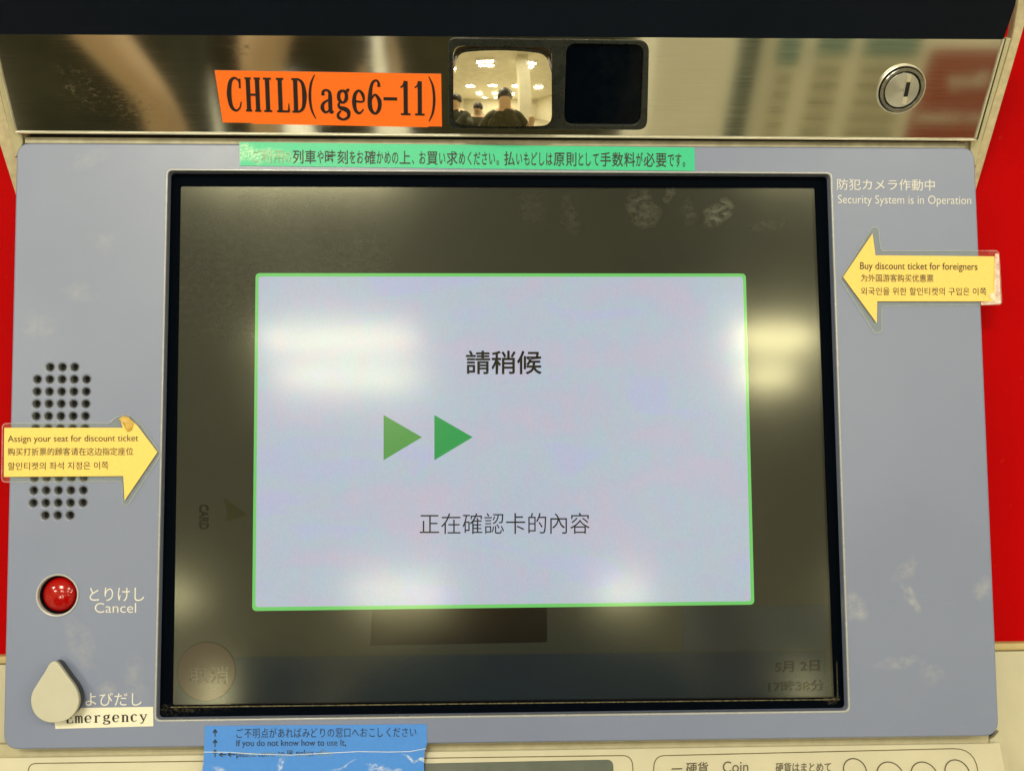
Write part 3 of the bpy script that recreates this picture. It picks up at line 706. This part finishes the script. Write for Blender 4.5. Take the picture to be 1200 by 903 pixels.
# ---- gap, backing strip and steel hood
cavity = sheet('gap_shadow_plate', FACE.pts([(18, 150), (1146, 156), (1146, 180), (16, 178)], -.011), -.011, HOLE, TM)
plate('backing_strip', [FACE.pts([(29, 160.6), (1131, 166.4), (1131, 173.6), (29, 168)], -.003)], -.009, -.003, TAN, TM, bevel=.0004)
hp = HOODF
strip_poly = hp.pts([(18.5, 154), (1142.5, 161.8), (1175, 45.5), (-9, 41)], 0)
WIN = [rounded(hp.pts([(529, 49), (756, 51), (755, 149), (529, 148)], 0), .003, 5)]
STRIP = plate('steel_strip', [strip_poly] + WIN, -.002, 0.0, STEEL, TM, fr=hp, origin=hp.P(0, 0, 0))
u0, v0 = hp.at(18.5, 154.2); u1, v1 = hp.at(1143.5, 162)
plate('strip_lower_edge', [[(u0, v0), (u1, v1), (u1, v1 - .0010), (u0, v0 - .0010)]], -.003, .0012, STEELL, TM, fr=hp, bevel=.0003)
# side edging of the strip, both sides
plate('strip_side_edge', [hp.pts([(1142.2, 161), (1144, 161.5), (1177.2, 45), (1175, 45)], .0003)], -.002, .0008, STEELL, TM, fr=hp)
plate('strip_side_edge', [hp.pts([(19.2, 154), (17.5, 154), (-10, 41), (-8, 41)], .0003)], -.002, .0008, STEELL, TM, fr=hp)
plate('strip_seam', [hp.pts([(1144, 163), (1146, 163), (1179, 45), (1177, 45)], -.001)], -.004, -.001, HOLE, TM, fr=hp)
plate('side_rail', [hp.pts([(1137, 174), (1138, 162.5), (1145.8, 162.5), (1179, 45), (1185, 45), (1150.5, 165), (1144, 196), (1139, 190)], -.002)], -.006, -.002, simple('greenish_rail_metal', lin(188, 184, 150), .35, .06, 100), TM, fr=hp, bevel=.0006)
plate('side_rail', [hp.pts([(27, 168), (26, 158), (17.3, 154.5), (-10, 41), (-16, 41), (11.5, 156), (17, 186), (22, 182)], -.002)], -.006, -.002, bpy.data.materials['greenish_rail_metal'], TM, fr=hp, bevel=.0006)
plate('side_cheek', [hp.pts([(1126, 166), (1150.0, 166), (1187, 40), (1196, -20), (1215, -20), (1190, 67), (1145.5, 217), (1128, 275)], -.004)], -.010, -.004, CREAM2, TM, fr=hp, bevel=.0007)
plate('side_cheek', [hp.pts([(30, 160), (12, 155), (-17, 40), (-45, -20), (-58, -20), (-33, 67), (16.5, 224), (36, 285)], -.004)], -.010, -.004, CREAM2, TM, fr=hp, bevel=.0007)
# navy band above
plate('hood_band', [NAVF.pts([(-14, 41.0), (1176, 45.8), (1189.5, 6), (1196, -30), (-40, -30)])], -.004, 0.0, NAVY, TM, fr=NAVF)
uu = NAVF.at(600, 41)[1]
# roof and inside of the hood behind band and strip
plate('hood_shell', [hp.pts([(40, 150), (1120, 155), (1150, 48), (20, 44)], -.012)], -.075, -.050, CREAM, TM, fr=hp)

# ---- window housing with convex mirror and dark sensor window, both set in the steel strip
hs = plate('window_housing', [rounded(hp.pts([(525.5, 44.5), (761, 47.5), (758.5, 152.5), (525.5, 151)], .0008), [.004, .006, .005, .004], 6),
        rounded(hp.pts([(531, 54), (647, 56), (646, 146.5), (531, 145.5)], .0008), .005, 6), rounded(hp.pts([(664, 51), (754.5, 52.5), (750.5, 146.5), (661, 146)], .0008), .005, 6)],
        -.0018, .0008, HOUS, TM, fr=hp, bevel=.0004)
MR = 0.100; MT = R(20)
wl0 = rounded(hp.pts([(531.5, 53), (647, 55), (645.5, 142), (531.5, 141)], .0005), .005, 8)
wl = []
for a_, b_ in zip(wl0, wl0[1:] + wl0[:1]):
    k_ = max(1, int((Vector(b_) - Vector(a_)).length / .0012))
    wl += [tuple(Vector(a_) * (1 - t_ / k_) + Vector(b_) * t_ / k_) for t_ in range(k_)]
mc = Vector((sum(p[0] for p in wl) / len(wl), (max(p[1] for p in wl) + min(p[1] for p in wl)) / 2))
def mh(x, y, lift=.0110):
    # spherical cap whose pole is tipped upwards: its lower lip stands proud, its upper edge lies back
    f = lambda a, b: math.sqrt(max(0, MR * MR - a * a - (b + MR * math.sin(MT)) ** 2))
    return f(x, y) - f(0, -.0205) + lift
mv = []; mf = []; nw = len(wl); NR = 30
for k in range(NR + 1):
    for p in wl:
        q = (Vector(p) - mc) * (1 - k / NR * .999); mv.append(hp.P(mc.x + q.x, mc.y + q.y, mh(q.x, q.y)))
for k in range(NR):
    for i in range(nw): mf.append((k * nw + i, k * nw + (i + 1) % nw, (k + 1) * nw + (i + 1) % nw, (k + 1) * nw + i))
cm = obj('convex_mirror', mv, mf, MIRROR, TM)
cm.data.shade_smooth()
sv = []
for p in wl:
    q = Vector(p) - mc; sv.append(hp.P(p[0], p[1], mh(q.x, q.y)))
for p in wl: sv.append(hp.P(p[0], p[1], -.022))
obj('mirror_skirt', sv, [(i, (i + 1) % nw, nw + (i + 1) % nw, nw + i) for i in range(nw)], BLACK, cm)
sheet('sensor_window', rounded(hp.pts([(659, 46), (759, 48), (756, 151), (657, 150.5)], -.0011), .001), -.0011, SENS, TM, fr=hp)

# ---- key lock
lc = hp.at(1056, 104.5, .001)
la, lb = Vector(hp.at(1056, 104.5, .001)), None
def lring(name, r0, r1, h0, h1, mat, parent=TM):
    return ring(name, lc, [(r1, h0), (r1, h1 - .0003), (r1 - .0003, h1), (r0 + .0002, h1), (r0, h1 - .0003), (r0, h0)], mat, parent, fr=hp)
kl = lathe('key_lock', lc, [(.0088, -.0005), (.0088, .0022), (.0086, .0024), (.0003, .0024)], LOCKF, TM, fr=hp)
lring('lock_collar', .0095, .0112, .0, .0030, STEELD)
lring('lock_rim', .0117, .0125, .0, .0016, STEELL)
ring('lock_groove', lc, [(.0117, .0002), (.0117, .0009), (.0112, .0009), (.0112, .0002)], HOLE, TM, fr=hp)
ring('lock_groove', lc, [(.0095, .0002), (.0095, .0012), (.0088, .0012), (.0088, .0002)], HOLE, TM, fr=hp)
plate('keyway_plate', [hp.pts([(1063, 88), (1068.3, 88.5), (1062, 121.5), (1056.8, 121)], .0026)], .0024, .0027, STEELL, kl, fr=hp)
sheet('keyway', hp.pts([(1062.5, 96), (1067.2, 96), (1063.8, 113), (1058.8, 113)], .0028), .0028, HOLE, kl, fr=hp)

# ---- red surround, ledge and cream casing either side
rs = plate('red_surround', [[(-0.42, 0.30), (0.42, 0.30), (0.42, FACE.at(1180, 752, -.024)[1]), (-0.42, FACE.at(1180, 752, -.024)[1])]], -.030, -.024, RED, TM)
yl = FACE.at(1180, 752.5, -.020)[1]; yl2 = FACE.at(1180, 762, -.020)[1]
plate('surround_ledge', [[(-0.42, yl), (0.42, yl), (0.42, yl2), (-0.42, yl2)]], -.030, -.019, LEDGE, TM, bevel=.0015)
plate('lower_casing', [[(-0.42, yl2 - .0003), (0.42, yl2 - .0003), (0.42, -0.26), (-0.42, -0.26)]], -.030, -.0195, CREAM, TM, bevel=.0006)
# ---- recessed strip under the face, and the sloping lower desk
plate('recess_strip', [FACE.pts([(-10, 872), (1158.5, 858), (1158.5, 872), (-10, 889)], -.0085)], -.012, -.0085, simple('cream_recess_paint', lin(180, 173, 144), .5, .07, 150), TM)
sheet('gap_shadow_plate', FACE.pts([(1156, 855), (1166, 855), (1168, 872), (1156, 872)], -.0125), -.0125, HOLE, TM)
lf = LOWF
desk = plate('lower_desk', [rounded(lf.pts([(-14, 887.0), (1163, 869.8), (1172, 868), (1186, 940), (1192, 990), (-40, 990)]), [.001] * 6, 4)], -.014, 0.0, CREAM, TM, fr=lf, bevel=.0006)
plate('desk_corner', [FACE.pts([(1159.5, 866), (1166, 862), (1171, 856), (1175, 862), (1183, 905), (1160, 905)], -.010)], -.016, -.010, CREAM, TM)
# grooves round the inset panels and their print (only their tops show in the picture)
def groove(pl, wd, mat=GROOVE, h=.0001, fr=lf, parent=desk, closed=False, name='panel_groove', hb=None):
    q = [Vector(p) for p in pl]; vs = []; fs = []; n = len(q)
    for i, p in enumerate(q):
        a = q[i - 1] if (closed or i > 0) else p; b = q[(i + 1) % n] if (closed or i < n - 1) else p
        d = (b - a).normalized(); nn = Vector((-d.y, d.x)) * wd / 2
        vs += [fr.P(*(p + nn), h), fr.P(*(p - nn), h)]
    for i in range(n if closed else n - 1):
        a, b = 2 * i, 2 * ((i + 1) % n); fs.append((a, a + 1, b + 1, b))
    return obj(name, vs, fs, mat, parent, smooth=False)
groove(rounded(lf.pts([(28, 960), (34, 894), (741, 884.5), (744, 960)]), [0, .003, .005, 0]), .0005)
groove(rounded(lf.pts([(762, 960), (767, 885), (1143, 876.0), (1152, 960)]), [0, .006, .010, 0]), .0005)
plate('card_insert', [rounded(lf.pts([(330, 897.5), (718, 889.5), (722, 960), (320, 960)]), .003)], .0002, .0006, INSERT, desk, fr=lf, bevel=.0002)
for (cx_, cy_, rr) in ((1002, 902.5, .0058), (1043.5, 909, .0068), (1083.5, 909, .0068), (1122, 905, .0062)):
    groove(circle(lf.at(cx_, cy_, .0002), rr, 40), .0006, INKG, .0002, closed=True, name='printed_ring')
def desk_text(body, quad, bold=0.0): return text('lettering', body, quad, INKG, desk, lf, .0003, bold)
desk_text('一 硬貨', [(787, 893), (830, 892), (830, 907), (787, 908)], .01)
desk_text('Coin', [(847, 891.5), (877, 891), (877, 904), (847, 904.5)])
desk_text('硬貨はまとめて', [(909, 893), (974, 892), (974, 904), (909, 905)], .01)

# ================================================================ STICKERS (each a thing of its own)
def sticker_root(name, label, cat, px, fr=FACE, h=0.0): return thing(name, label, cat, fr.P(*fr.at(*px, h), h))
# orange CHILD label
s = sticker_root('orange_label', 'orange label reading CHILD(age6-11) stuck on the steel strip', 'label', (385, 116), hp, .0002)
plate('paper', [hp.pts([(251.5, 83), (517, 87), (518, 148.5), (503, 148.3), (501, 149.3), (296, 145.5), (295, 144.3), (261, 144)], .0004)], .0002, .0004, ORANGE, s, fr=hp)
serif_text('lettering', 'CHILD(age6-11)', [(263.5, 91), (513.5, 95), (513.5, 136.5), (265.5, 131)], INK, s, hp, .0006, adv=.56, wide={'(': .42, ')': .42, 'I': .50, '1': .50, 'C': .62, 'H': .60, '-': .54}, y0=-.02, y1=1.0, weight=1.28)
# green tape
s = sticker_root('green_tape_label', 'long green label of black Japanese print above the screen, its left end rubbed', 'label', (547, 184), FACE, 0)
gq = FACE.pts([(280.5, 166.5), (814, 173), (814, 200.3), (560, 197.8), (281, 194.2)], .0003)
plate('tape', [gq], .0001, .0003, GREEN, s, origin=FACE.P(*FACE.at(547, 183), .0002))
full = 'ご利用の列車や時刻をお確かめの上、お買い求めください。払いもどしは原則として手数料が必要です。'
wt = [0.62 if c in KANA else 1.0 for c in full]; cut = 4; fr_ = sum(wt[:cut]) / sum(wt)
TLx, TRx = 296, 808
def gy(x, top): return (174.6 if top else 191.3) + (x - 296) / 512 * (3.9 if top else 5.0)
xc = TLx + (TRx - TLx) * fr_ 
text_chars('lettering', full[:cut], [(TLx, gy(TLx, 1)), (xc, gy(xc, 1)), (xc, gy(xc, 0)), (TLx, gy(TLx, 0))], INKGP, s, FACE, .0005, .0, kw=.62)
text_chars('lettering', full[cut:], [(xc, gy(xc, 1)), (TRx, gy(TRx, 1)), (TRx, gy(TRx, 0)), (xc, gy(xc, 0))], INKGN, s, FACE, .0005, .009, kw=.62)
# arrows in laminate
def arrow(name, label, px_paper, px_film, lines, h=.0003, whitened=None, origin=None):
    s = sticker_root(name, label, 'arrow sign', origin)
    fl = FACE.pts(px_film, h)
    fl = rounded(fl, .0022, 5)
    plate('laminate', [fl], h, h + .0004, FILM, s)
    groove(fl + [fl[0]], .00045, FILME, h + .00055, FACE, s, name='laminate_edge')
    pp = FACE.pts(px_paper, h + .0008)
    plate('paper', [pp], h + .0005, h + .0008, YELLOW, s)
    for b, q, bold, mt in lines: text('lettering', b, q, mt, s, FACE, h + .0010, bold)
    sheet('top_film', [tuple(p) for p in fl], h + .0012, film_mat('top_film', .006), s)
    if whitened: sheet('whitened_corner', rounded(FACE.pts(whitened, h + .0014), .0012), h + .0014, FILMW, s)
    return s
arrow('yellow_arrow_sign', 'yellow laminated arrow pointing left, about buying discount tickets for foreigners', 
      [(988, 324.5), (1022.5, 273.5), (1026, 299.2), (1165.5, 300.3), (1167, 353), (1028, 353), (1027.5, 378.5)],
      [(984, 327), (1022, 266), (1029, 267), (1032, 294), (1170, 294), (1173.5, 357), (1033, 358.5), (1033, 389), (1025, 391)],
      [('Buy discount ticket for foreigners', [(1008, 307), (1145.5, 308), (1145.5, 319), (1008, 318)], .004, INKY),
       ('为外国游客购买优惠票', [(1009, 321), (1094, 321.5), (1094, 330.5), (1009, 330)], .0, INKY),
       ('외국인을 위한 할인티켓의 구입은 이쪽', [(1009, 336.5), (1156, 337), (1156, 346), (1009, 345.5)], .0, INKY)],
      whitened=[(1158, 345), (1165.2, 342), (1166, 296.5), (1170.5, 297), (1173, 356), (1150, 357.5), (1149, 354), (1164, 353)], origin=(1080, 326))
LEFT = arrow('yellow_arrow_sign', 'yellow laminated arrow pointing right, about assigning a seat, lying across the speaker holes',
      [(5, 501), (144, 501), (140.5, 490), (144, 487.5), (150, 488.5), (161, 498.5), (184.5, 529.5), (146, 586), (144.5, 557.5), (4.5, 558.5)],
      [(3.5, 496), (128, 496), (136, 489), (146, 485.5), (153, 486.5), (166, 497), (187, 529), (188, 534), (150, 592), (144, 590.5), (143.5, 563.5), (2.5, 564.5)],
      [('Assign your seat for discount ticket', [(9, 510), (162, 509), (162, 519), (9, 520)], .0, INKY),
       ('购买打折票的顾客请在这边指定座位', [(9, 524.5), (156, 524), (156, 533), (9, 533.5)], .0, INKY),
       ('할인티켓의 좌석 지정은 이쪽', [(9, 541.5), (127, 540.5), (127, 549.5), (9, 550.5)], .0, INKY)], origin=(95, 530))
cp = FACE.pts([(139, 491), (144, 487), (151, 489), (156, 495), (154, 503), (149, 506), (146, 500), (143, 494)], .0018)
mid = (sum(p[0] for p in cp) / 8, sum(p[1] for p in cp) / 8)
obj('curled_corner', [FACE.P(p[0], p[1], .0017) for p in cp] + [FACE.P(*mid, .0034)], [(i, (i + 1) % 8, 8) for i in range(8)], simple('stained_yellow_paper', lin(206, 168, 74), .4, .12, 400), LEFT)
# emergency label
s = sticker_root('emergency_label', 'cream paper label with typewritten Emergency, tucked under the drop-shaped cover', 'label', (122, 840))
plate('paper', [FACE.pts([(62, 829.5), (179.5, 827.5), (179.8, 850.3), (65, 853.3)], .0002)], .0001, .0003, WHITEL, s)
serif_text('lettering', 'Emergency', [(76, 834.5), (173.5, 832.2), (173.5, 847), (76, 849.5)], INK, s, FACE, .0005, adv=.60, y0=-.2, y1=1.0, weight=1.15)
# blue label
s = sticker_root('blue_label', 'torn blue label asking to come to the ticket office, stuck below the screen', 'label', (370, 872))
import functools
bfx = FACE
bl_pts = [(240, 850), (500, 848), (500.5, 870), (497.5, 880), (496.8, 896), (497, 908), (236, 908), (238.5, 893)]
# the lower part bends over the edge of the face down to the desk
def blue_z(py):
    return .0003 if py < 868 else .0003
plate('tape', [FACE.pts(bl_pts, .0003)], .0001, .0003, BLUE, s, origin=FACE.P(*FACE.at(370, 873), .0002))
text_chars('lettering', 'ご不明点があればみどりの窓口へおこしください', [(276, 852.3), (489, 850.8), (489, 863.2), (276, 864.7)], INKB, s, FACE, .0005, .0, kw=1.0)
text('lettering', 'If you do not know how to use It,', [(277, 866.2), (405.5, 865.5), (405.5, 875.6), (277, 876)], INKB, s, FACE, .0005, .005)
text('lettering', 'please come to JR ticket office', [(277, 878.5), (390, 877.5), (390, 888), (277, 889)], INKBW, s, FACE, .0005, .005)
def arrow_strokes(a, b, wd=.00055):
    A, B = Vector(FACE.at(*a, .0005)), Vector(FACE.at(*b, .0005)); d = (B - A).normalized(); nn = Vector((-d.y, d.x))
    vs = []; fs = []
    for (p, q_) in ((A, B), (B, B - d * .0016 + nn * .0010), (B, B - d * .0016 - nn * .0010)):
        dd = (q_ - p).normalized(); n2 = Vector((-dd.y, dd.x)) * wd / 2; n0 = len(vs)
        vs += [FACE.P(*(p + n2), .0005 + n0 * 1e-6), FACE.P(*(p - n2), .0005 + n0 * 1e-6), FACE.P(*(q_ - n2), .0005 + n0 * 1e-6), FACE.P(*(q_ + n2), .0005 + n0 * 1e-6)]; fs.append((n0, n0 + 1, n0 + 2, n0 + 3))
    return obj('printed_arrow', vs, fs, INKB, s, smooth=False)
for y_ in (862.5, 874.5, 886.5): arrow_strokes((252, y_), (252, y_ - 8.5))
arrow_strokes((265, 883.5), (257, 883.7)); arrow_strokes((276, 883.3), (267, 883.5))
groove(FACE.pts([(238.8, 880.5), (268, 880.8), (300, 883), (340, 884), (380, 882), (420, 880), (455, 880.5), (480, 880), (499, 876.5)], .0006), .0003, simple('pale_crease', lin(214, 224, 232), .6, .1, 300), .0006, FACE, s, name='crease')
